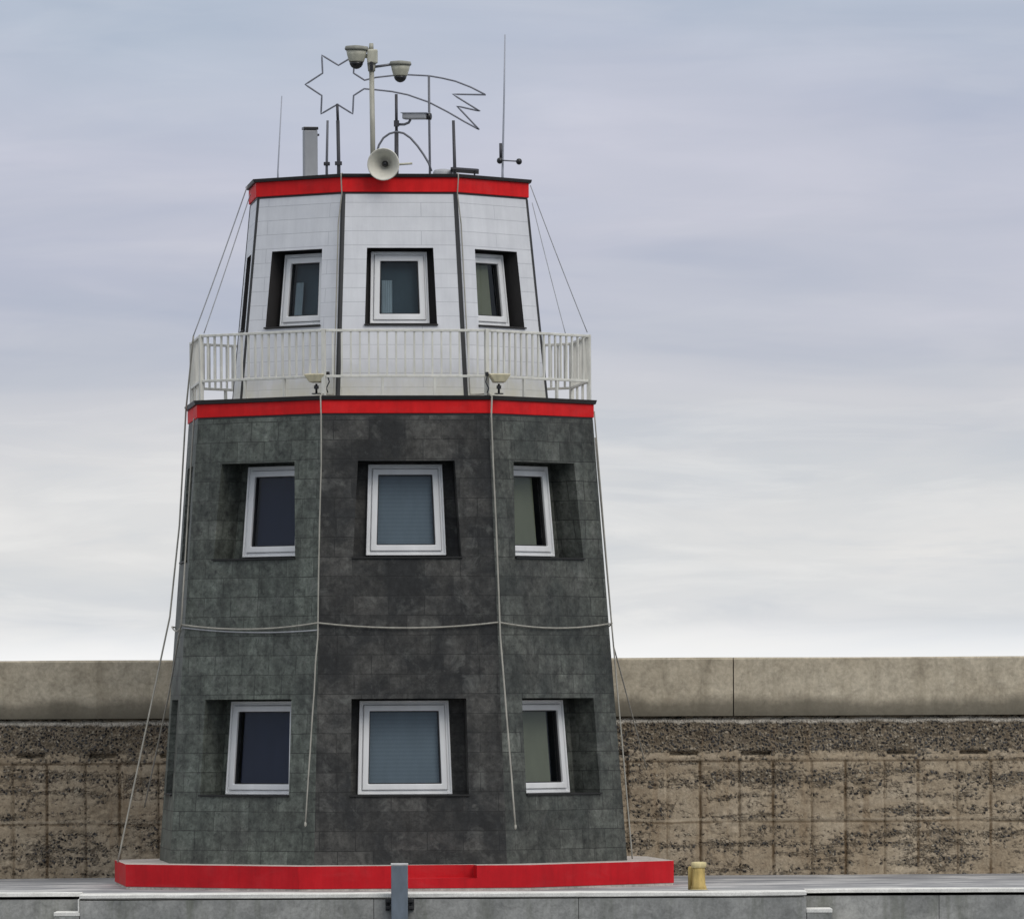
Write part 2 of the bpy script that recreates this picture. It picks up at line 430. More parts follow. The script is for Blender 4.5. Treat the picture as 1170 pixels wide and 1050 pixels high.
M['steel'] = plain('blue_grey_steel', (.17, .205, .245), .5, .25, .25, 8)
M['steel_top'] = plain('lit_steel_cap', (.62, .62, .62), .5, 0, .2)  # lit top of the post painted in as a pale tone
M['rubber'] = plain('black_rubber', (.02, .02, .022), .7)
M['yellow'] = plain('worn_yellow_paint', (.52, .38, .13), .75, 0, .45, 14)
M['yellow_top'] = plain('lit_top_yellow', (.66, .56, .30), .75, 0, .25, 14)  # lighter yellow: light on the flat top painted into the colour
M['sea'] = sea_mat()
M['roof'] = concrete('flat_roof', (.2, .2, .2), (.3, .3, .3), 2)

# ------------------------------------------------------------------ tower geometry
TH = rad(5.71)
T22 = math.tan(PI / 8); C22 = math.cos(PI / 8); S22 = math.sin(PI / 8)
def face_dir(k):
    a = TH + k * PI / 4
    return Vector((math.sin(a), -math.cos(a), 0)), Vector((math.cos(a), math.sin(a), 0))
def corner(k, R, z):      # corner between face k-1 and k
    a = TH + (k - .5) * PI / 4
    return Vector((R * math.sin(a), -R * math.cos(a), z))

class Body:
    def __init__(s, z0, R0, z1, R1): s.z0, s.R0, s.z1, s.R1 = z0, R0, z1, R1
    def R(s, z): return s.R0 + (s.R1 - s.R0) * (z - s.z0) / (s.z1 - s.z0)
    def P(s, k, u, z, d=0.0):
        n, t = face_dir(k)
        return n * (s.R(z) * C22 - d) + t * u + Vector((0, 0, z))
LOW = Body(.346, 3.505, 6.585, 3.03)
UP = Body(6.86, 2.365, 9.721, 2.075)

# openings: (z0, z1, half width bottom, half width top, frame: zb, zt, hb, ht, depth)
OPEN_LOW = dict(z0=1.287, z1=2.645, hb=.825, ht=.80, fb=1.312, ft=2.622, gb=.665, gt=.625, d=.44, du=-.035)
OPEN_MID = dict(z0=4.591, z1=5.953, hb=.76, ht=.675, fb=4.640, ft=5.915, gb=.565, gt=.520, d=.42, du=.015)
OPEN_UP = dict(z0=7.865, z1=8.963, hb=.510, ht=.466, fb=7.906, ft=8.922, gb=.424, gt=.396, d=.25)
WIN_FACES = (-2, -1, 0, 1, 2)

def wall_mesh(body, ops, uvoff):
    mb = MB(); tint_k = []
    for k in range(-3, 5):
        zs = [body.z0]; has = k in WIN_FACES
        if has:
            for o in ops: zs += [o['z0'], o['z1']]
        zs.append(body.z1)
        def lim(z):
            h = body.R(z) * S22
            if not has: return [-h, h]
            for o in ops:
                if abs(z - o['z0']) < 1e-6: return [-h, -o['hb'], o['hb'], h]
                if abs(z - o['z1']) < 1e-6: return [-h, -o['ht'], o['ht'], h]
            o = ops[0] if z == body.z0 else ops[-1]
            w = o['hb'] if z == body.z0 else o['ht']
            return [-h, -w, w, h]
        for i in range(len(zs) - 1):
            a, c = lim(zs[i]), lim(zs[i + 1])
            for j in range(len(a) - 1):
                if has and j == 1 and i % 2 == 1: continue
                q = [(a[j], zs[i]), (a[j + 1], zs[i]), (c[j + 1], zs[i + 1]), (c[j], zs[i + 1])]
                mb.face([body.P(k, u, z) for u, z in q], [(u + k * 3.37 + uvoff, z) for u, z in q]); tint_k.append(k)
        if has:
            for o in ops:
                oc = [(-o['hb'], o['z0']), (o['hb'], o['z0']), (o['ht'], o['z1']), (-o['ht'], o['z1'])]
                du_ = o.get('du', 0); fc = [(du_ - o['gb'], o['fb']), (du_ + o['gb'], o['fb']), (du_ + o['gt'], o['ft']), (du_ - o['gt'], o['ft'])]
                D = o['d'] + .02
                mi = 1 if o is OPEN_UP else 0
                for e in range(4):
                    p, q = oc[e], oc[(e + 1) % 4]
                    # reveal side (its texture runs on along the depth)
                    du = D * (1 if e in (0, 1) else -1)
                    vert = e in (1, 3)
                    uvq = ([(p[0] + k * 3.37 + uvoff, p[1]), (q[0] + k * 3.37 + uvoff, q[1]), (q[0] + k * 3.37 + uvoff + (du if vert else 0), q[1] + (0 if vert else du)), (p[0] + k * 3.37 + uvoff + (du if vert else 0), p[1] + (0 if vert else du))])
                    mb.face([body.P(k, p[0], p[1]), body.P(k, q[0], q[1]), body.P(k, q[0], q[1], D), body.P(k, p[0], p[1], D)], uvq, mi); tint_k.append(k)
                    f, g = fc[e], fc[(e + 1) % 4]
                    mb.face([body.P(k, p[0], p[1], D), body.P(k, q[0], q[1], D), body.P(k, g[0], g[1], D), body.P(k, f[0], f[1], D)],
                            [(w[0] + k * 3.37 + uvoff + .4, w[1]) for w in (p, q, g, f)], mi); tint_k.append(k)
                    # room behind
                    mb.face([body.P(k, f[0], f[1], D), body.P(k, g[0], g[1], D), body.P(k, g[0], g[1], D + .5), body.P(k, f[0], f[1], D + .5)], None, 2); tint_k.append(k)
                mb.face([body.P(k, u, z, D + .5) for u, z in fc], None, 2); tint_k.append(k)
    return mb, tint_k

def set_tint(o, mb, tint_k, table):
    # per-face amount of the greener, lighter tint, stored on face corners
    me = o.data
    a = me.color_attributes.new('face_tint', 'FLOAT_COLOR', 'CORNER')
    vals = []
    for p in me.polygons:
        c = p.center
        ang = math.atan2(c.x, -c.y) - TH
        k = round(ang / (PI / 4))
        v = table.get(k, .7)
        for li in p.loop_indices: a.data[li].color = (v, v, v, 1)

tower = empty('watchtower', (0, 0, 0), 'dark stone octagonal harbour tower with white top storey and red bands', 'tower')

mb, tint_k = wall_mesh(LOW, [OPEN_LOW, OPEN_MID], 0)
lw = mb.build('stone_wall', [M['stone'], M['stone'], M['room']], tower); set_tint(lw, mb, tint_k, {-1: 1.0, 0: .04, 1: .5, -2: .9, 2: .8})
tag(lw, 'dark slate clad lower storeys')
mb, tint_k = wall_mesh(UP, [OPEN_UP], 40)
uw = mb.build('panel_wall', [M['white'], M['reveal'], M['room']], tower); tag(uw, 'white panelled top storey')

def ring(name, R0, z0, R1, z1, mat, parent, inner=None, bevel=0.0):
    """octagonal band; R0 at z0, R1 at z1; closed top and bottom down to the inner radius"""
    mb = MB(); ri = inner if inner is not None else min(R0, R1) - .12
    for k in range(8):
        a, b_ = corner(k, R0, z0), corner(k + 1, R0, z0); c, d = corner(k, R1, z1), corner(k + 1, R1, z1)
        e, f = corner(k, ri, z0), corner(k + 1, ri, z0); g, h = corner(k, ri, z1), corner(k + 1, ri, z1)
        mb.face([a, b_, d, c]); mb.face([c, d, h, g]); mb.face([e, f, b_, a]); mb.face([g, h, f, e])
    return mb.build(name, mat, parent, bevel)
def slab(name, R, z0, z1, mat, parent):
    mb = MB()
    mb.face([corner(k, R, z1) for k in range(8)]); mb.face([corner(k, R, z0) for k in reversed(range(8))])
    for k in range(8): mb.face([corner(k, R, z0), corner(k + 1, R, z0), corner(k + 1, R, z1), corner(k, R, z1)])
    return mb.build(name, mat, parent)

ring('drip_strip', 3.028, 6.587, 3.028, 6.612, M['flash'], tower, 2.85)
ring('ledge_band', 3.046, 6.613, 3.046, 6.80, M['red'], tower, 2.85, .006)
ring('ledge_flashing', 3.075, 6.801, 3.095, 6.859, M['flash'], tower, 2.80, .004)
slab('balcony_floor', 2.80, 6.72, 6.853, M['lip'], tower)
ring('drip_strip', 2.080, 9.723, 2.080, 9.748, M['flash'], tower, 1.9)
ring('roof_band', 2.100, 9.749, 2.100, 9.955, M['red'], tower, 1.9, .006)
ring('roof_flashing', 2.135, 9.956, 2.150, 10.002, M['flash'], tower, 1.88, .004)
slab('roof_slab', 1.90, 9.80, 9.97, M['roof'], tower)

# dark joint strips on the corners of the white storey
for k in range(8):
    mb = MB()
    z0, z1 = 6.862, 9.722
    w = .036
    def cp(z, du, out):
        R = UP.R(z); c = corner(k, R, z)
        n0, t0 = face_dir(k - 1); n1, t1 = face_dir(k)
        n = (n0 + n1).normalized(); t = (t0 if du < 0 else t1)
        return c + t * du + n * out
    o0 = [cp(z0, -w, -.02), cp(z0, -w, .006), corner(k, UP.R(z0), z0) + (face_dir(k - 1)[0] + face_dir(k)[0]).normalized() * .010, cp(z0, w, .006), cp(z0, w, -.02)]
    o1 = [cp(z1, -w, -.02), cp(z1, -w, .006), corner(k, UP.R(z1), z1) + (face_dir(k - 1)[0] + face_dir(k)[0]).normalized() * .010, cp(z1, w, .006), cp(z1, w, -.02)]
    for i in range(4): mb.face([o0[i], o0[i + 1], o1[i + 1], o1[i]])
    mb.face([o0[4], o0[0], o1[0], o1[4]]); mb.face(o1); mb.face(list(reversed(o0)))
    mb.build('corner_strip', M['seal'], tower)

# plinth, with the step cut into its front face
mb = MB()
RP, ZP, ZS = 4.19, .346, .165
out_lo = [corner(k, RP, 0) for k in range(8)]
n0, t0 = face_dir(0); ap = RP * C22
ua, ub, dd = -.27, .86, .42
def pp(u, d, z): return n0 * (ap - d) + t0 * u + Vector((0, 0, z))
ZF = .032
for k in range(8):
    a, b_ = corner(k, RP, ZF), corner(k + 1, RP, ZF)
    up_ = Vector((0, 0, ZP - ZF))
    if k != 0:
        mb.face([a, b_, b_ + up_, a + up_])
    else:
        mb.face([a, pp(ua, 0, ZF), pp(ua, 0, ZP), a + up_])
        mb.face([pp(ub, 0, ZF), b_, b_ + up_, pp(ub, 0, ZP)])
        mb.face([pp(ua, 0, ZF), pp(ub, 0, ZF), pp(ub, 0, ZS), pp(ua, 0, ZS)])
        mb.face([pp(ua, 0, ZS), pp(ub, 0, ZS), pp(ub, dd, ZS), pp(ua, dd, ZS)])
        mb.face([pp(ua, dd, ZS), pp(ub, dd, ZS), pp(ub, dd, ZP), pp(ua, dd, ZP)])
        mb.face([pp(ua, 0, ZS), pp(ua, dd, ZS), pp(ua, dd, ZP), pp(ua, 0, ZP)])
        mb.face([pp(ub, dd, ZS), pp(ub, 0, ZS), pp(ub, 0, ZP), pp(ub, dd, ZP)])
for k in range(8):       # bare concrete foot below the paint
    a, b_ = corner(k, RP, ZF), corner(k + 1, RP, ZF); c, d = corner(k, RP - .012, ZF), corner(k + 1, RP - .012, ZF)
    e, f = corner(k, RP - .012, -.03), corner(k + 1, RP - .012, -.03)
    if k != 0: mb.face([a, b_, d, c])
    else: mb.face([a, pp(ua, 0, ZF), pp(ub, 0, ZF), b_, d, c])
    mb.face([c, d, f, e], None, 1)
top = [corner(0, RP, ZP), pp(ua, 0, ZP), pp(ua, dd, ZP), pp(ub, dd, ZP), pp(ub, 0, ZP)] + [corner(k, RP, ZP) for k in range(1, 8)]
mb.face(top, None, 1)
pl = mb.build('plinth', [M['redbase'], M['lip']], tower, .012); tag(pl, 'low red painted base slab')

# windows
def window(body, o, k, kind):
    fb, ft, gb, gt, d = o['fb'], o['ft'], o['gb'], o['gt'], o['d']
    H = ft - fb; up = o is OPEN_UP
    w1, w2 = (.05, .085) if up else (.062, .085)
    def rect(ins):
        f = lambda v: v  # taper kept
        zb, zt = fb + ins, ft - ins
        hb = gb + (gt - gb) * (ins / H) - ins; ht = gt + (gb - gt) * (ins / H) - ins
        e_ = o.get('du', 0); return [(e_ - hb, zb), (e_ + hb, zb), (e_ + ht, zt), (e_ - ht, zt)]
    def rimg(mb, i0, i1, d0, d1):
        a, c = rect(i0), rect(i1)
        for e in range(4):
            p, q, r, s = a[e], a[(e + 1) % 4], c[(e + 1) % 4], c[e]
            P = body.P
            mb.face([P(k, *p, d0), P(k, *q, d0), P(k, *r, d0), P(k, *s, d0)])
            mb.face([P(k, *s, d0), P(k, *r, d0), P(k, *r, d1), P(k, *s, d1)])
            mb.face([P(k, *q, d0), P(k, *p, d0), P(k, *p, d1), P(k, *q, d1)])
    mb = MB(); rimg(mb, .003, w1 * .45, d - .055, d + .05); rimg(mb, w1 * .45 + .0006, w1, d - .034, d + .05)
    fr = mb.build('window', M['pvc'], tower, .006)
    mb = MB(); rimg(mb, w1 + .003, w1 + w2, d - .062, d + .03)
    mb.build('sash', M['pvc'], fr, .010)
    mb = MB(); rimg(mb, w1 + w2 + .001, w1 + w2 + .014, d - .03, d + .03)
    mb.build('gasket', M['gasket'], fr)
    r = rect(w1 + w2 + .008)
    mb = MB()
    mb.face([body.P(k, u, z, d - .006) for u, z in r]); mb.face([body.P(k, u, z, d + .006) for u, z in reversed(r)])
    for e in range(4):
        p, q = r[e], r[(e + 1) % 4]
        mb.face([body.P(k, *p, d - .006), body.P(k, *p, d + .006), body.P(k, *q, d + .006), body.P(k, *q, d - .006)])
    mb.build('pane', M['glass'], fr)
    # blind, curtain or added backing sheet just behind the pane
    r = rect(w1 + w2 - .01)
    def cloth(u0, u1, mat, name, dep=.09, fold=0.0, top=1.0):
        mb = MB(); n = 14
        (bl, zb), (br_, _), (tr, zt), (tl, _) = r
        for i in range(n):
            q = []
            for s, t in ((i / n, 0), ((i + 1) / n, 0), ((i + 1) / n, top), (i / n, top)):
                f = u0 + (u1 - u0) * s
                x = (bl + (br_ - bl) * f) * (1 - t) + (tl + (tr - tl) * f) * t
                q.append(body.P(k, x, zb + (zt - zb) * t, d + dep + fold * math.sin(s * n * 2.1)))
            mb.face(q, None, 0, True)
            mb.face([p_ - face_dir(k)[0] * .006 for p_ in reversed(q)], None, 0, True)
        mb.build(name, mat, fr)
    if kind == 'grey': cloth(.03, .97, M['blind_grey'], 'blind', .05)
    elif kind == 'navy': cloth(.04, 1.0, M['blind_navy'], 'blind', .06)
    elif kind == 'olive': cloth(0.0, .86 if not up else .8, M['blind_olive'], 'blind', .06)
    elif kind == 'curtain': cloth(.08, .34, M['curtain'], 'curtain', .05, .010, .64); cloth(.0, 1.0, M['teal_backing'], 'blind', .10)  # teal sheet added to set the brightness seen through the upper panes
    # thin projecting sill under the opening
    mb = MB()
    z = o['z0']; h = o['hb']
    n, t = face_dir(k)
    q0 = [body.P(k, -h - .01, z, -.030), body.P(k, h + .01, z, -.030), body.P(k, h - .003, z, d - .06), body.P(k, -h + .003, z, d - .06)]
    z0_ = Vector((0, 0, .004)); z1_ = Vector((0, 0, .026))
    lo = [p_ + z0_ for p_ in q0]; hi = [p_ + z1_ for p_ in q0]
    lo[2] += Vector((0, 0, .006)); lo[3] += Vector((0, 0, .006))
    mb.face(hi); mb.face(list(reversed(lo)))
    for e in range(4): mb.face([lo[e], lo[(e + 1) % 4], hi[(e + 1) % 4], hi[e]])
    mb.build('sill', M['reveal'] if up else M['stone'], fr)
KINDS = {-2: ('navy', 'navy', 'curtain'), -1: ('navy', 'navy', 'curtain'), 0: ('grey', 'grey', 'curtain'), 1: ('olive', 'olive', 'olive'), 2: ('olive', 'olive', 'olive')}
for k in WIN_FACES:
    for o, body, kd in ((OPEN_LOW, LOW, KINDS[k][0]), (OPEN_MID, LOW, KINDS[k][1]), (OPEN_UP, UP, KINDS[k][2])):
        window(body, o, k, kd)

# ------------------------------------------------------------------ balcony railing
rl = empty('balcony_railing', (0, 0, 6.859), 'cream metal railing around the white upper storey on the ledge', 'railing')
RQ, ZB, ZT = 2.975, 7.13, 7.785
bars = []; stuffbars = MB()
for k in range(-3, 5):
    a, b_ = corner(k, RQ, 0), corner(k + 1, RQ, 0)
    t = (b_ - a).normalized(); n, _t = face_dir(k); Ln = (b_ - a).length
    Rm = Matrix((t, -n, Vector((0, 0, 1)))).transposed()
    mid = (a + b_) / 2
    mb = MB(); mb.box(mid + Vector((0, 0, ZT - .018)), (Ln - .058, .055, .036), Rm); mb.build('top_rail', M['rail'], rl, .006)
    mb = MB(); mb.box(mid + Vector((0, 0, ZB)), (Ln - .058, .04, .036), Rm); mb.build('bottom_rail', M['rail'], rl, .006)
    # corner post, mid posts under the bottom rail
    aR = Matrix.Rotation(TH + (k - .5) * PI / 4, 3, 'Z')
    mb = MB(); mb.box(a + Vector((0, 0, (6.861 + ZT + .004) / 2)), (.056, .056, ZT + .004 - 6.861), aR); mb.build('post', M['rail'], rl, .005)
    for f in (.36, .68):
        mb = MB(); mb.box(a.lerp(b_, f) + Vector((0, 0, (6.861 + ZB - .0185) / 2)), (.035, .035, ZB - .0185 - 6.861), Rm); mb.build('foot', M['rail'], rl)
    nb = 18
    for i in range(1, nb):
        p = a.lerp(b_, i / nb) + Vector((0, 0, (ZB + ZT) / 2 - .009))
        tgt = MB() if k in (-2, -1, 0, 1, 2) else stuffbars
        tgt.box(p, (.025, .025, ZT - ZB - .056), Rm)
        if tgt is not stuffbars: tgt.build('baluster', M['rail'], rl)
tag(stuffbars.build('baluster', M['rail'], rl), kind='stuff')

# ------------------------------------------------------------------ floodlights on the ledge
def floodlight(base, yaw, label, S=.85):
    r = empty('floodlight', base, label, 'floodlight', 'floodlights on the ledge')
    R = Matrix.Rotation(yaw, 3, 'Z'); B = Vector(base)
    W = lambda p: B + R @ (Vector(p) * S)
    mb = MB(); mb.tube([W((0, 0, 0)), W((0, 0, .17))], .016, 8)
    mb.box(W((0, 0, .008)), (.11, .09, .016), R); mb.build('stand', M['black'], r)
    mb = MB(); mb.box(W((0, 0, .115)), (.06, .05, .05), R); mb.build('junction_box', M['black'], r, .006)
    mb = MB()
    top = [(-.165, -.14, .30), (.165, -.14, .30), (.165, .10, .32), (-.165, .10, .32)]
    bot = [(-.095, -.10, .195), (.095, -.10, .195), (.095, .06, .185), (-.095, .06, .185)]
    lip = [(-.175, -.15, .325), (.175, -.15, .325), (.175, .11, .345), (-.175, .11, .345)]
    P_ = [[W(q) for q in s] for s in (bot, top, lip)]
    mb.face(list(reversed(P_[0])))
    for s in range(2):
        for e in range(4): mb.face([P_[s][e], P_[s][(e + 1) % 4], P_[s + 1][(e + 1) % 4], P_[s + 1][e]])
    mb.face(P_[2]); h = mb.build('housing', M['cream'], r, .012)
    mb = MB(); mb.box(W((-.20 if yaw >= 0 else .20, 0, .33)), (.045, .05, .06), R); mb.build('hinge', M['black'], r, .008)
    mb = MB(); s = -1 if yaw >= 0 else 1
    mb.tube([W((s * .19, .0, .31)), W((s * .22, 0, .2)), W((s * .17, 0, .10)), W((s * .19, .02, .02))], .009, 6); mb.build('lead', M['rod_dark'], r)
    return r
floodlight(at(361.5, 450.5, -2.74), -.25, 'small cream floodlight on the ledge near the left downlead cord')
floodlight(at(570, 450.5, -2.72), .2, 'small yellowish floodlight on a black stand at the right front corner of the ledge')

# ------------------------------------------------------------------ roof equipment
ZR = 9.972
def simple(name, mb, mat, label, cat, base, group=None, bevel=0):
    return tag(mb.build(name, mat, None, bevel, origin=base), label, cat, group)
def base_of(x, y, Y):
    p = at(x, y, Y); return Vector((p.x, p.y, ZR))

# camera mast
p0 = base_of(426.5, 195, -.6); ptop = at(424.3, 50, -.6)
mast = empty('camera_mast', p0, 'tall grey mast that carries two dome cameras above the roof', 'mast')
pm = at(424.6, 82, -.6)
mb = MB(); mb.tube([p0, pm], .036, 12); mb.box(p0 + Vector((0, 0, .01)), (.22, .22, .02)); mb.build('pole', M['mast'], mast)
mb = MB(); mb.tube([pm, at(424.5, 73, -.6)], [.05, .062], 12); mb.lathe([(.062, 0), (.062, .03), (.03, .034)], at(424.5, 73, -.6), n=12); mb.build('collar', M['mast'], mast)
mb = MB(); mb.box(at(425.5, 65, -.62), (.15, .13, .20)); mb.build('bracket_box', M['beige'], mast, .02)
mb = MB(); mb.tube([at(424, 58, -.6), ptop], [.036, .03], 10); mb.build('tip', M['mast'], mast)
mb = MB(); mb.box(at(424.5, 76, -.69), (.045, .05, .13)); mb.build('cable_gland', M['black'], mast, .01)
pa, pb = at(427, 77, -.6), at(452, 73.3, -.6)
mb = MB(); mb.tube([pa, pb], .019, 8); mb.build('arm', M['rod'], mast)
mb = MB(); mb.tube([at(424, 66, -.6), at(408, 62, -.6)], .03, 8); mb.build('arm', M['beige'], mast)

def dome(c, sc, label, tilt=0.0):
    r = empty('dome_camera', c, label, 'camera', 'dome cameras on the roof mast')
    ax = Vector((math.sin(tilt), 0, math.cos(tilt)))
    S = sc
    mb = MB(); mb.lathe([(.165 * S, .0), (.172 * S, .02 * S), (.16 * S, .055 * S), (.05 * S, .07 * S)], c, ax, 28); mb.build('sun_hood', M['hood'], r)
    mb = MB(); mb.lathe([(.150 * S, -.001), (.135 * S, -.07 * S), (.112 * S, -.145 * S), (.105 * S, -.165 * S)], c, ax, 28); mb.build('housing', M['beige'], r)
    mb = MB(); mb.lathe([(.100 * S, -.166 * S), (.094 * S, -.20 * S), (.072 * S, -.235 * S), (.04 * S, -.258 * S), (.008, -.266 * S)], c, ax, 24); mb.build('lens_dome', M['black'], r)
    return r
dome(at(407.5, 58.0, -.62), 1.0, 'left dome camera, the higher one beside the mast head', .03)
dome(at(457.5, 75, -.60), .92, 'right dome camera hanging lower at the end of the arm', .02)

# loudspeaker horn
hc = at(438, 188, -2.18)
hp = empty('horn_loudspeaker', hc, 'round cream horn loudspeaker at the front edge of the roof', 'loudspeaker')
ax = Vector((-.12, -1, -.10)).normalized()
mb = MB(); mb.lathe([(.045, .40), (.06, .30), (.10, .20), (.16, .10), (.215, .02), (.228, .0), (.222, -.012), (.205, .005), (.15, .085), (.09, .17), (.05, .24)], hc, -ax, 36)
mb.build('horn', M['horn'], hp)
mb = MB(); mb.lathe([(.047, .19), (.044, .15), (.03, .125), (.006, .12)], hc, -ax, 20); mb.build('throat', M['black'], hp)
mb = MB(); mb.lathe([(.085, .40), (.09, .43), (.09, .55), (.07, .58)], hc, -ax, 24); mb.build('driver', M['beige'], hp)
mb = MB(); mb.tube([hc - ax * .35 + Vector((.05, 0, -.02)), hc - ax * .35 + Vector((.36, 0, .0))], .016, 8); mb.build('bracket', M['beige'], hp)
mb = MB(); q = hc - ax * .42; mb.tube([q, Vector((q.x, q.y, ZR))], .025, 8); mb.build('stand', M['rod'], hp)

# star shaped outline with a comet tail
YS = .15
sp = [(367.7, 63.5), (386.7, 75), (405, 64), (404, 84), (416.5, 92)]
tail_u = [(430, 88.8), (448, 86.8), (466, 85.8), (490, 87), (505, 89.6), (520.5, 93.2), (538, 100), (555, 108.7)]
zig = [(517, 108), (548.5, 127.5), (522, 121.5), (547.6, 148.5)]
tail_l = [(530, 139), (512, 128.5), (489.7, 117), (466, 108.7), (448, 105), (430, 103), (416, 101.8)]
rest = [(404, 109.6), (403, 130.5), (385.5, 119.6), (366.8, 130.5), (367.7, 109.6), (348.7, 97), (368.6, 84)]
def dens(pts, n=4):
    out = []
    for i in range(len(pts)):
        a, b_ = pts[i], pts[(i + 1) % len(pts)]
        for j in range(n): out.append((a[0] + (b_[0] - a[0]) * j / n, a[1] + (b_[1] - a[1]) * j / n))
    return out
st0 = base_of(387, 190, YS)
star = empty('star_ornament', st0, 'six pointed shooting star outline with a zigzag tail above the roof', 'decoration')
mb = MB(); mb.tube([at(x, y, YS) for x, y in dens(sp + tail_u + zig + tail_l + rest, 6)], .0125, 6, closed=True); mb.build('outline', M['star'], star)
mb = MB(); mb.tube([at(385.3, 119, YS), at(386, 138, YS)], .02, 8); mb.tube([at(386, 138, YS), at(387, 189, YS), Vector((st0.x, YS, ZR))], .026, 8); mb.build('pole', M['rod_dark'], star)
mb = MB(); mb.box(at(386.7, 187, YS), (.10, .10, .05)); mb.build('clamp', M['rod_dark'], star)
b2 = base_of(491, 193, YS)
mb = MB(); mb.tube([at(490, 87, YS), at(490.6, 150, YS), at(491.2, 190, YS), b2], .017, 8); mb.build('pole', M['rod'], star)

# hoop behind the speaker
pts = [at(x, y, -.25) for x, y in ((429, 190), (430, 176), (433, 166), (438, 158), (445, 153), (453, 151), (461, 152.5), (469, 158), (477, 167), (484, 177), (490, 187), (493, 196))]
mb = MB(); mb.tube(pts, .0155, 8)
simple('hoop', mb, M['rod'], 'bent grey tube arching behind the loudspeaker on the roof', 'tube', Vector((pts[0].x, -.25, ZR)))

# second mast and bullet camera
p1 = base_of(453, 195, -.1)
mb = MB(); mb.tube([p1, at(453, 150, -.1)], .03, 10); mb.tube([at(453, 150, -.1), at(452.7, 108, -.1)], .021, 10)
mb.box(at(453, 141.5, -.12), (.075, .08, .085)); mb.box(p1 + Vector((0, 0, .01)), (.16, .16, .02))
simple('short_mast', mb, M['rod_dark'], 'short dark mast behind the loudspeaker with one side arm', 'mast', p1)
bc = at(469, 138.5, -.2)
cam_ = empty('bullet_camera', bc, 'small white bullet camera on the arm of the short dark mast', 'camera')
mb = MB(); mb.tube([at(455, 142.5, -.13), at(462, 142.5, -.16), at(467, 140.5, -.19), at(469, 137, -.2)], .019, 8); mb.build('arm', M['rod'], cam_)
Rb = Matrix.Rotation(.03, 3, 'Y') @ Matrix.Rotation(-.35, 3, 'Z')
mb = MB(); mb.box(at(474.5, 133, -.22), (.36, .14, .095), Rb); mb.build('housing', M['box'], cam_, .02)
mb = MB(); mb.box(at(475, 129.6, -.22), (.40, .17, .012), Rb); mb.build('sun_hood', M['whip'], cam_)
mb = MB(); mb.lathe([(.046, 0), (.05, .07), (.03, .075)], at(487, 133.5, -.26), (1, -.36, -.03), 16); mb.build('lens_tube', M['black'], cam_)

# whip antennas and rods
def rod(name, pts, r, mat, label, cat='antenna', clamp=None, group=None, foot=True):
    ps = [at(*p) for p in pts]
    Y = pts[-1][2]; b0 = Vector((ps[-1].x, Y, ZR)); ps = ps + [b0]
    e = empty(name, b0, label, cat, group)
    rr = [r[0] + (r[1] - r[0]) * i / (len(ps) - 1) for i in range(len(ps))]
    mb = MB(); mb.tube(ps, rr, 8); mb.build('rod', mat, e)
    if clamp:
        for cx, cy in clamp:
            mb = MB(); mb.box(at(cx, cy, Y), (.09, .09, .05)); mb.build('clamp', M['rod_dark'], e, .008)
    mb = MB(); mb.lathe([(.05, 0), (.05, .03), (.03, .05)], b0, n=12); mb.build('foot', M['rod_dark'], e)
    return e
rod('whip_antenna', [(322, 110, .3), (317.5, 196, .3)], (.008, .014), M['whip'], 'thin pale whip antenna leaning at the far left of the roof')
rod('mast_rod', [(374.3, 138, .5), (373.3, 190, .5)], (.017, .021), M['rod'], 'thin grey rod between the grey antenna case and the star pole', 'rod', [(373.4, 187.5)])
rod('mast_rod', [(518, 138, -.3), (519.5, 190, -.3)], (.021, .027), M['rod_dark'], 'single dark upright rod right of the star tail, above the solar panel', 'rod')
tw = rod('whip_antenna', [(577, 40, -.2), (576, 110, -.2), (574.8, 165, -.2), (574.2, 198, -.2)], (.010, .019), M['whip'], 'tallest whip antenna, near the right edge of the roof')
mb = MB(); mb.tube([at(572, 164, -.24), at(572.2, 182, -.24)], .021, 8); mb.build('clamp', M['rod_dark'], tw)
# wind sensor on the tall antenna
wc = at(572, 184, -.27)
ws = empty('wind_sensor', wc, 'dark wind sensor with small round cups on the tall right antenna', 'wind sensor')
mb = MB(); mb.tube([at(572, 183.5, -.27), at(592, 184.6, -.27)], .010, 6); mb.build('arm', M['rod'], ws)
def cup(x, y):
    mb = MB(); mb.lathe([(.008, .045), (.03, .038), (.042, .015), (.043, -.01), (.03, -.034), (.008, -.044)], at(x, y, -.27), n=14); mb.build('cup', M['black'], ws)
cup(571, 184); cup(593, 185)

# sector antenna case
sc0 = base_of(354.5, 197, .2)
sa = empty('panel_antenna', sc0, 'grey box shaped antenna case with a dark cap on the left of the roof', 'antenna')
R0 = Matrix.Rotation(.25, 3, 'Z'); zt = at(354, 149, .2).z
mb = MB(); mb.box(Vector((sc0.x, .2, (10.07 + zt) / 2)), (.20, .13, zt - 10.07), R0); mb.build('case', M['box'], sa, .02)
mb = MB(); mb.box(Vector((sc0.x, .2, zt + .022)), (.215, .145, .042), R0); mb.build('cap', M['black'], sa, .008)
mb = MB(); mb.box(Vector((sc0.x + .11, .2, zt - .07)), (.035, .05, .03), R0); mb.build('clip', M['rod_dark'], sa)
mb = MB(); mb.tube([Vector((sc0.x, .2, ZR)), Vector((sc0.x, .2, 10.07))], .035, 10); mb.box(Vector((sc0.x + .08, .12, 10.03)), (.10, .07, .06), R0); mb.build('stand', M['rod_dark'], sa)

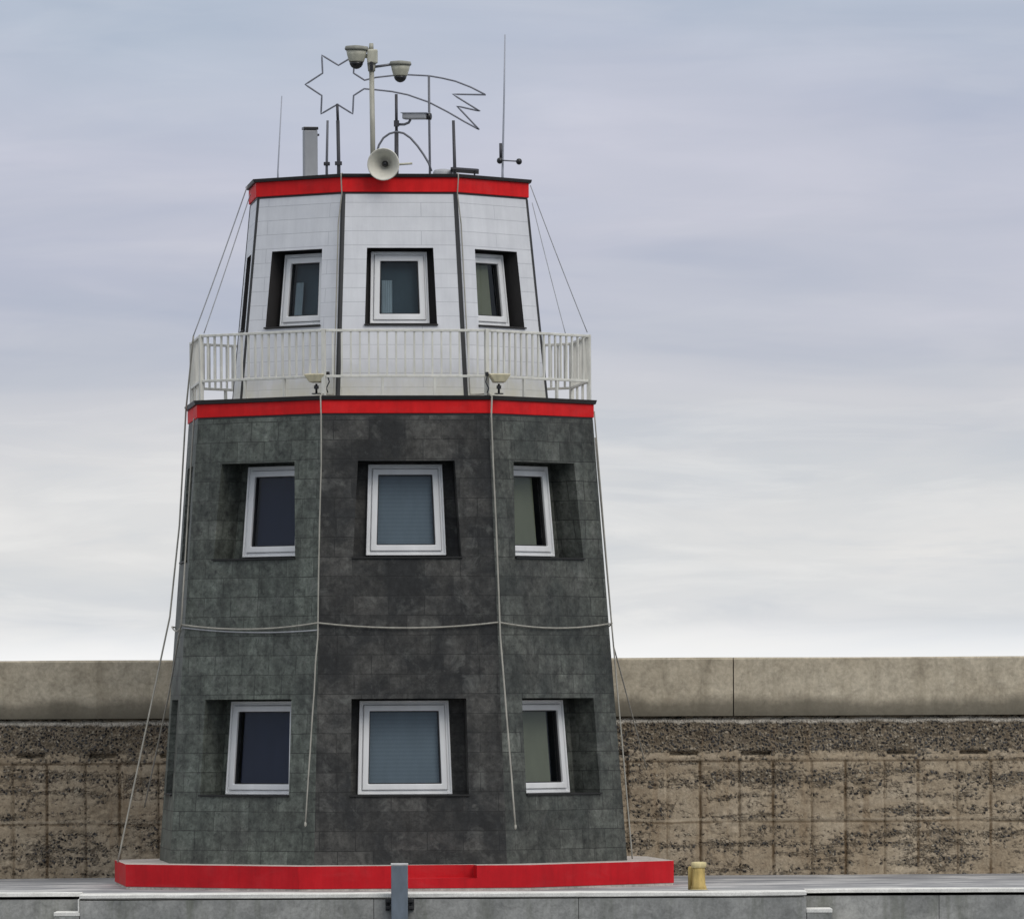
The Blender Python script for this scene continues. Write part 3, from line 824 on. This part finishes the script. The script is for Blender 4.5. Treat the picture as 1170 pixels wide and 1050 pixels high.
# solar panel and hatch lid on the roof
c = at(531, 195.3, -1.0)
so = empty('solar_panel', (c.x, c.y, ZR), 'flat dark solar panel lying tilted on the roof front', 'solar panel')
Rs = Matrix.Rotation(.075, 3, 'Y') @ Matrix.Rotation(-.10, 3, 'X')
mb = MB(); mb.box(c, (.40, .28, .025), Rs); mb.build('frame', M['rod_dark'], so)
mb = MB(); mb.box(c + Rs @ Vector((0, 0, .0155)), (.37, .25, .005), Rs); mb.build('cell_sheet', M['black'], so)
for sx in (-.14, .14):
    mb = MB(); q = c + Rs @ Vector((sx, 0, -.02)); mb.tube([Vector((q.x, q.y, ZR)), q], .012, 6); mb.build('leg', M['rod'], so)
c = at(506, 193, -.9)
mb = MB(); mb.lathe([(.14, ZR - c.z), (.14, -.05), (.12, -.02), (.05, -.006), (.01, -.004)], c, n=24)
simple('vent_cap', mb, M['box'], 'low pale grey vent cap beside the solar panel', 'vent', Vector((c.x, c.y, ZR)))

# ------------------------------------------------------------------ cords
def cat_curve(P, sag, n=14):
    out = []
    for i in range(len(P) - 1):
        for j in range(n):
            t = j / n; p = P[i].lerp(P[i + 1], t); s = sag[i] if isinstance(sag, list) else sag
            out.append(p - Vector((0, 0, 4 * s * t * (1 - t))))
    out.append(P[-1]); return out
def cord(pts, r, mat, label, wob=.0, group='cords strung on the tower'):
    q = []
    for i, p in enumerate(pts):
        q.append(p + Vector((noise.noise(Vector((i * .31, r * 90, 1.5))), noise.noise(Vector((i * .27, 4.1, r * 70))) * .3, 0)) * wob)
    mb = MB(); mb.tube(q, r, 6)
    return simple('cord', mb, mat, label, 'cord', q[-1], group)
def on_corner(k, z, out, body=None):
    R = (body or LOW).R(z); c_ = corner(k, R, z); n = Vector((c_.x, c_.y, 0)).normalized()
    return c_ + n * out
for k, s, endy, endx, lab in ((0, -1, 941, 349, 'pale cord down the left front corner, its loose end low on the stone'), (1, 1, 944, 589, 'thicker pale cord down the right front corner of the tower')):
    P = []
    t = face_dir(k if s > 0 else k - 1)[1] * (.055 * s)
    for z, o_ in ((10.01, .03), (10.0, .078), (9.95, .082), (9.73, .05)): P.append(on_corner(k, min(z, 9.72), o_, UP) * 1 + Vector((0, 0, z - min(z, 9.72))))
    for z in (9.3, 8.6, 7.9, 7.2, 6.90): P.append(on_corner(k, z, .04, UP) + t)
    P += [on_corner(k, 6.585, -.30) + Vector((0, 0, .30)), on_corner(k, 6.585, .0) + Vector((0, 0, .30)), on_corner(k, 6.585, .095) + Vector((0, 0, .26)), on_corner(k, 6.585, .075)]
    e = at(endx, endy, -3.55)
    for z in (5.9, 5.1, 4.3, 3.5):
        P.append(on_corner(k, z, .045 + (.03 if s > 0 else .0)))
    a = P[-1]
    n = Vector((corner(k, 1, 0).x, corner(k, 1, 0).y, 0)).normalized()
    for j in range(1, 8):
        f = j / 7; q = a.lerp(e, f); R_ = LOW.R(q.z)
        q = q + n * max(0, R_ * (C22 + .0) + .05 - q.dot(n))
        P.append(q)
    rr_ = [.009] * 10 + [(.0105 if s < 0 else .0135)] * (len(P) - 10)
    tq = face_dir(k)[1]
    P = [p + tq * (.016 * noise.noise(Vector((i_ * .9, k * 3.1, 0)))) if i_ > 12 else p for i_, p in enumerate(P)]
    mb = MB(); mb.tube(P, rr_, 6)
    mb.lathe([(.006, .03), (.017, .012), (.018, -.02), (.006, -.04)], P[-1], n=8)
    simple('cord', mb, M['cord'], lab, 'cord', P[-1], 'cords strung on the tower')
    mb = None
# horizontal cord wrapped round the tower
P = [on_corner(k, 3.70, .04) for k in range(-3, 5)]; P.append(P[0])
loop = cat_curve(P, .075, 10)[:-1]
for p in loop:
    pass
mb = MB(); mb.tube([p + Vector((p.x, p.y, 0)).normalized() * .009 for p in loop], .0115, 6, closed=True)
simple('cord', mb, M['cord'], 'pale cord tied level around the waist of the dark stone wall', 'cord', P[0], 'cords strung on the tower')
P = [on_corner(k, z, .04) for k, z in ((-1, 3.66), (0, 3.60))]
cord(cat_curve(P, .05), .010, M['cord_thin'], 'thin grey cord sagging just under the level cord on the left side')
# left stays: roof corner to railing, ledge to plinth and on to the sea wall
cord(cat_curve([at(282.5, 213, -.6), at(221, 384, -1.0)], .02), .0085, M['cord_thin'], 'thin stay from the left roof corner to the railing corner, outer one')
cord(cat_curve([at(286, 222, -.75), at(233, 381, -1.5)], .02), .0075, M['cord_thin'], 'thin stay from the left roof corner to the railing, inner one')
cord(cat_curve([at(221, 384, -1.0), at(212.5, 468, -.6), at(205, 600, -.9), at(194, 705, -1.1), at(134.5, 985, -1.0)], .0), .0125, M['cord'], 'pale stay from the left ledge corner down to the red base end', .0)
cord(cat_curve([at(221.5, 478, -1.15), at(207, 712, -1.6), at(192.5, 795, 0.0), at(165, 922, 5.08)], .0), .011, M['cord'], 'pale stay down the left tower corner and across to the sea wall behind', .0)
cord(cat_curve([at(606, 212, -.9), at(671, 380, -1.0)], .02), .0065, M['cord_thin'], 'thin stay from the right roof corner to the railing corner, outer one')
cord(cat_curve([at(608, 232, -.95), at(646, 381, -1.9)], .02), .0055, M['cord_thin'], 'thin stay from the right roof corner to the railing, inner one')
cord(cat_curve([at(679, 470, -1.0), at(701, 738, -1.1), at(739, 879, 5.08)], .0), .0095, M['cord'], 'pale stay from the right ledge corner across to the sea wall behind', .0)
cord(cat_curve([at(680, 500, -1.0), at(706.5, 800, -1.1), at(722.5, 981, -1.1)], .0), .0105, M['cord'], 'pale stay straight down the right tower edge to the red base', .0)

# ------------------------------------------------------------------ sea wall behind
YW = 5.2
sw = empty('sea_wall', (2, YW, 0), 'long tan concrete sea wall with a smooth parapet behind the tower', 'wall')
ZRT = 2.372
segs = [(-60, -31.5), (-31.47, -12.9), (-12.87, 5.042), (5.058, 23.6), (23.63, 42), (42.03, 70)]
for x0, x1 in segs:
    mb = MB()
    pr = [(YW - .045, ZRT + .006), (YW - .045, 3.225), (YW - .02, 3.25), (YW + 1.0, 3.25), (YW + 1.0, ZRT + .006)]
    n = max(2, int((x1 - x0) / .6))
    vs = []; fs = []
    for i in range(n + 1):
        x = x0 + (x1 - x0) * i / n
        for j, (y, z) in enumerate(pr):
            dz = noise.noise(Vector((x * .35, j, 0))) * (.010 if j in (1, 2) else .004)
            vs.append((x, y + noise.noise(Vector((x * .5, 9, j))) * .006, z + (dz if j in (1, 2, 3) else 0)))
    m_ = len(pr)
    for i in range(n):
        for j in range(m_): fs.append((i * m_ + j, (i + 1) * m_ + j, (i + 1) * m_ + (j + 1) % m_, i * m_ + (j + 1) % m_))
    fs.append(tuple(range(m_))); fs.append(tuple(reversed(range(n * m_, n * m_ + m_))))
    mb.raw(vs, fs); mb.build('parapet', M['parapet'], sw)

# pebbly lower wall as a height field with board-marked bays, slots and joints
jx = []; x = -60.4 + .0; i = 0
x0p = X0P
pitch = 1.087; wide = .50
def bay(x):
    """index of the bay, distance to its edges"""
    t = (x - x0p) / pitch; n = math.floor(t); f = (t - n) * pitch
    if f < wide: return 2 * n, min(f, wide - f)
    return 2 * n + 1, min(f - wide, pitch - f)
rnd = {}
def rv(*k):
    if k not in rnd: rnd[k] = random.random()
    return rnd[k]
def depth(x, z):
    """outward relief of the wall, metres"""
    b_, e = bay(x)
    row = 0 if z < .80 else (1 if z < 1.70 else 2)
    h = 0.0
    if z < 1.70:
        h += (rv(b_, row) - .5) * .022
        if e < .016: h -= .018 + .02 * (b_ % 2)
        if abs(z - (.80 + .02 * (rv(b_, 'j') - .5))) < .014: h -= .015
    elif z < 1.885:
        h += .012
        if 1.785 < z < 1.84 and b_ % 2 == 0 and rv(b_, 's') > .1 and abs((x - x0p) % pitch - .25) < .20 + .05 * rv(b_, 'w') and z > 1.785 + .02 * rv(b_, 'h'): h -= .07 + .09 * rv(b_, 'd')
    else:
        h += .012
        p = Vector((x * 9, 3.3, z * 9))
        rough = max(0, 1 - abs(z - 2.10) / .24)
        h += rough * (noise.noise(p) * .035 + noise.noise(p * 2.3) * .02 - .012)
        if z > 2.335: h -= .07 * min(1, (z - 2.335) / .012)
    if abs(z - 1.70) < .012: h -= .012
    p = Vector((x * 1.3, 1.1, z * 1.7)); h += noise.noise(p) * .012
    p = Vector((x * 7, 5.1, z * 11)); h += noise.noise(p) * .010
    big = noise.noise(Vector((x * 1.1, 8.2, z * 2.4)))
    if big > .08 and z < 1.9: h -= min(.028, (big - .08) * .12) * (.5 + noise.noise(Vector((x * 13, 0, z * 13))))
    return h
xs = []; x = -60.0
while x < 70:
    xs.append(x); x += .026 if -8.2 < x < 10.2 else .6
zs = [i * ZRT / 92 for i in range(93)]
vs = [(x, YW + .03 - depth(x, z), z - (.1 if z == 0 else 0)) for x in xs for z in zs]
nz = len(zs); fs = []
for i in range(len(xs) - 1):
    for j in range(nz - 1): fs.append((i * nz + j, (i + 1) * nz + j, (i + 1) * nz + j + 1, i * nz + j + 1))
    # top ledge back under the parapet
nb = len(vs); nx_ = len(xs)
vs += [(x, YW + .3, ZRT) for x in xs] + [(x, YW + .3, ZRT + .06) for x in xs]
for i in range(nx_ - 1):
    fs.append((i * nz + nz - 1, (i + 1) * nz + nz - 1, nb + i + 1, nb + i))
    fs.append((nb + i, nb + i + 1, nb + nx_ + i + 1, nb + nx_ + i))
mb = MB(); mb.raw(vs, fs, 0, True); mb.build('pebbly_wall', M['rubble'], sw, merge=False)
mb = MB(); mb.box((5, YW + .9, .92), (129, .1, 2.9)); mb.build('wall_back', M['parapet'], sw)

# ------------------------------------------------------------------ quay
YE = -4.60       # quay edge
def struct(name, mb, mats, bevel=0):
    return tag(mb.build(name, mats, None, bevel), kind='structure')
mb = MB()
# deck as one sheet with slight unevenness
nx, ny = 130, 14
vs = []; fs = []
for i in range(nx + 1):
    for j in range(ny + 1):
        X = -60 + 130 * i / nx; Y = YE + .16 + (YW + .3 - YE - .16) * j / ny
        vs.append((X, Y, -.004 + .012 * noise.noise(Vector((X * .4, Y * .6, 0)))))
for i in range(nx):
    for j in range(ny): fs.append((i * (ny + 1) + j, (i + 1) * (ny + 1) + j, (i + 1) * (ny + 1) + j + 1, i * (ny + 1) + j + 1))
mb.raw(vs, fs, 0, True)
struct('quay_deck', mb, M['deck'])
# mass of the quay: front faces butted bay by bay with open joints
joint_x = [-60, -48, -36, -24, -14.2, at(62, 1030, YE).x - 2.1, at(1073, 1030, YE).x, 14.6, 24, 36, 48, 70]
mb = MB()
for a, b_ in zip(joint_x[:-1], joint_x[1:]):
    mb.box(((a + b_) / 2, (YE + YW + 4) / 2 + .02, -1.62), (b_ - a - .007, YW + 4 - YE, 3.08))
mb.box((5, (YE + YW + 4) / 2 + .1, -1.60), (129.9, YW + 4 - YE, 3.0))
struct('quay', mb, M['quayface'], .006)
def coping(name, x0, x1, y, z, w=.20, h=.055):
    mb = MB(); n = max(2, int((x1 - x0) / .5)); vs = []; fs = []
    pr = [(y - .012, z - h), (y - .012, z - .012), (y, z), (y + w, z), (y + w, z - h)]
    for i in range(n + 1):
        X = x0 + (x1 - x0) * i / n
        for j, (a, b_) in enumerate(pr):
            vs.append((X, a + .008 * noise.noise(Vector((X * 1.3, j, y))), b_ + .007 * noise.noise(Vector((X * 1.1, 3 + j, y)))))
    m_ = 5
    for i in range(n):
        for j in range(m_): fs.append((i * m_ + j, (i + 1) * m_ + j, (i + 1) * m_ + (j + 1) % m_, i * m_ + (j + 1) % m_))
    fs.append(tuple(range(m_))); fs.append(tuple(reversed(range(n * m_, n * m_ + m_))))
    mb.raw(vs, fs); return struct(name, mb, M['coping'])
XL = at(90, 1024, YE - .9).x; XR = at(922, 1024, YE - .9).x
coping('quay_coping', -60, XL - .002, YE, .018)
coping('quay_coping', XR + .002, 70, YE, .018)
# landing stage in front, with steps going down at either end
YL = YE - .75
mb = MB()
lj = [XL, at(427, 1030, YL).x, at(661, 1030, YL).x, XR]
for a, b_ in zip(lj[:-1], lj[1:]):
    mb.box(((a + b_) / 2, (YL + YE) / 2, -1.66), (b_ - a - .006, YE - YL - .004, 3.16))
mb.box(((XL + XR) / 2, (YL + YE) / 2 + .03, -1.67), (XR - XL - .05, YE - YL - .07, 3.14))
struct('landing_stage', mb, M['quayface'], .006)
coping('landing_coping', XL, XR, YL, .004, YE - YL - .014, .055)
# worn deck strip where the landing meets the quay: pale only along the edge
stw = .345; rise = .235
for side, X0 in ((-1, XL), (1, XR)):
    mb = MB(); mt = MB()
    for i in range(1, 9):
        za = -rise * i
        xa, xb = X0 + side * stw * (i - 1) + side * .004, X0 + side * stw * i
        mb.box(((xa + xb) / 2, (YL + YE) / 2, (za - .06 - 3.2) / 2), (abs(xb - xa) - .002, YE - YL - .006, 3.2 + za - .06))
        mt.box(((xa + xb) / 2, (YL + YE) / 2, za - .028), (abs(xb - xa) + .012, YE - YL + .006, .056))
    mb.raw([], []);
    struct('stair_flight', mb, M['quayface'], .006)
    struct('stair_treads', mt, M['coping'], .008)
    if side == -1:
        mb = MB(); mb.box((XL - .012, (YL + YE) / 2, -.145), (.022, YE - YL + .012, .17)); struct('stair_nosing', mb, M['coping'], .004)

# mooring bollard
pb_ = at(798.5, 1019.5, -4.32); pb_.z = .004
bo = empty('mooring_bollard', pb_, 'short worn yellow mooring bollard on the quay edge right of the red base', 'bollard')
mb = MB(); mb.lathe([(.105, 0), (.105, .05), (.092, .065), (.086, .20), (.084, .25), (.086, .30)], pb_, n=28); mb.build('shaft', M['yellow'], bo)
mb = MB(); mb.lathe([(.086, .301), (.104, .312), (.107, .362), (.098, .378), (.05, .385), (.02, .386)], pb_, n=28); mb.build('cap', M['yellow_top'], bo)
mb = MB(); mb.lathe([(.122, 0), (.122, .012), (.105, .014)], pb_ + Vector((0, 0, .001)), n=28); mb.build('foot_plate', M['yellow_top'], bo)
mb = MB(); q = pb_ + Vector((-.03, .28, 0)); mb.lathe([(.04, .0), (.04, .30), (.02, .32)], pb_ + Vector((-.105, .16, 0)), n=16); mb.build('rear_horn', M['yellow'], bo)

# steel post against the landing
px_ = at(456.5, 1000, YL - .16); ZPT = at(456.5, 988.5, YL - .16).z
po = empty('guide_post', (px_.x, YL - .16, -2.6), 'square blue grey steel post bolted to the quay front before the red base', 'post')
mb = MB(); mb.box((px_.x, YL - .16, (ZPT - 2.6) / 2), (.225, .22, ZPT + 2.6)); mb.build('column', M['steel'], po, .012)
mb = MB(); mb.box((px_.x, YL - .16, ZPT + .016), (.235, .23, .030)); mb.build('cap', M['steel_top'], po, .006)
for s in (-1, 1):
    for zz in (-.10, -.19):
        mb = MB(); mb.box((px_.x + s * .149, YL - .075, zz), (.07, .14, .045)); mb.build('bracket', M['rubber'], po, .008)
    mb = MB(); mb.box((px_.x + s * .17, YL - .02, -.145), (.05, .03, .17)); mb.build('fixing_plate', M['rubber'], po, .004)

# sea
mb = MB(); S = 6000
mb.face([(-S, -S, -2.4), (S, -S, -2.4), (S, S, -2.4), (-S, S, -2.4)])
struct('sea', mb, M['sea'])

# ------------------------------------------------------------------ camera
cam = bpy.data.cameras.new('Camera'); co = bpy.data.objects.new('Camera', cam); C.objects.link(co)
cam.sensor_width = 36; cam.lens = 36 * 8680 / 1170; cam.shift_y = 286.4 / 1170
cam.clip_start = 1; cam.clip_end = 20000
co.matrix_world = Matrix.Translation((CAMX, -DIST, EYE)) @ (Matrix.Rotation(PI / 2, 4, 'X') @ Matrix.Rotation(-ROLL, 4, 'Z'))
bpy.context.scene.camera = co

# ------------------------------------------------------------------ light
SUN_EL, SUN_AZ = rad(42), rad(35)      # azimuth: to the right of the view axis, behind the camera
sd = Vector((math.sin(SUN_AZ) * math.cos(SUN_EL), -math.cos(SUN_AZ) * math.cos(SUN_EL), math.sin(SUN_EL)))
sl = bpy.data.lights.new('Sun', 'SUN'); sl.energy = 1.1; sl.angle = rad(28); sl.color = (1, .95, .88)
so_ = bpy.data.objects.new('Sun', sl); C.objects.link(so_); so_.location = (20, -40, 40)
so_.rotation_euler = sd.to_track_quat('Z', 'Y').to_euler()

w = bpy.data.worlds.new('World'); bpy.context.scene.world = w; w.use_nodes = True
nt = w.node_tree; bg = nt.nodes['Background']
sky = N(nt, 'ShaderNodeTexSky'); sky.sky_type = 'NISHITA'; sky.sun_disc = False
sky.sun_elevation = SUN_EL; sky.sun_rotation = math.atan2(sd.x, sd.y)
tc = N(nt, 'ShaderNodeTexCoord'); s = N(nt, 'ShaderNodeSeparateXYZ'); L(nt, tc.outputs['Generated'], s.inputs[0]); Zs = s.outputs[2]
def smap(sc, loc=(0, 0, 0)):
    m = N(nt, 'ShaderNodeMapping'); m.inputs['Scale'].default_value = sc; m.inputs['Location'].default_value = loc
    L(nt, tc.outputs['Generated'], m.inputs[0]); return m.outputs[0]
# overcast: pale at the horizon, blue-grey higher up (linear colour / elevation as sin)
n_w = noise_(nt, smap((7, 7, 22)), 1.0, 3, .5, .8)
zz = math_(nt, 'ADD', Zs, math_(nt, 'MULTIPLY', math_(nt, 'SUBTRACT', n_w, .5), math_(nt, 'MULTIPLY', ramp(nt, Zs, [(.008, 0), (.04, 1)]), .030)))
grad = ramp(nt, zz, [(.0, (.93, .93, .93)), (.0070, (.97, .97, .97)), (.0085, (.73, .745, .77)), (.014, (.70, .715, .735)), (.019, (.73, .735, .74)), (.029, (.675, .685, .705)), (.040, (.60, .61, .66)), (.050, (.53, .55, .635)), (.060, (.535, .55, .645)), (.075, (.525, .545, .65)), (.094, (.445, .505, .615)), (.35, (.62, .66, .72)), (1.0, (1.25, 1.25, 1.25))])
n_a = noise_(nt, smap((10, 10, 62), (2.3, .4, 1.0)), 1.0, 4, .5, .8)
n_b = noise_(nt, smap((26, 26, 190), (7.3, 1.4, .2)), 1.0, 6, .6, .7)
n_c = noise_(nt, smap((22, 22, 80), (1.3, 5.4, 2.2)), 1.0, 4, .5, 1.0)
cl = mix(nt, 1.0, grad, ramp(nt, n_a, [(.34, (.89, .915, .95)), (.5, (1, 1, 1)), (.68, (1.08, 1.065, 1.05))]), 'MULTIPLY')
cl = mix(nt, 1.0, cl, ramp(nt, n_c, [(.32, (.95, .965, .98)), (.55, (1, 1, 1)), (.72, (1.045, 1.035, 1.03))]), 'MULTIPLY')
# bright torn streaks low in the sky
lowm = ramp(nt, Zs, [(.006, .9), (.026, .58), (.047, .09)])
cl = mix(nt, math_(nt, 'MULTIPLY', lowm, ramp(nt, n_b, [(.50, 0), (.68, .6)])), cl, (.89, .885, .87))
cl = mix(nt, math_(nt, 'MULTIPLY', lowm, ramp(nt, n_b, [(.29, .6), (.46, 0)])), cl, (.58, .615, .67))
cl = mix(nt, ramp(nt, math_(nt, 'ADD', Zs, math_(nt, 'MULTIPLY', math_(nt, 'SUBTRACT', n_b, .5), .004)), [(.0071, 1), (.0085, 0)]), cl, (.97, .97, .97))
STR = .1
vm = N(nt, 'ShaderNodeVectorMath', operation='SCALE'); L(nt, cl, vm.inputs[0]); vm.inputs['Scale'].default_value = 1 / STR
full = mix(nt, .96, sky.outputs[0], vm.outputs[0])
L(nt, full, bg.inputs[0]); bg.inputs[1].default_value = STR

sc = bpy.context.scene
sc.view_settings.view_transform = 'Standard'; sc.view_settings.look = 'None'; sc.view_settings.exposure = 0; sc.view_settings.gamma = 1
sc.cycles.use_denoising = True
sc.cycles.max_bounces = 6
sc.render.film_transparent = False
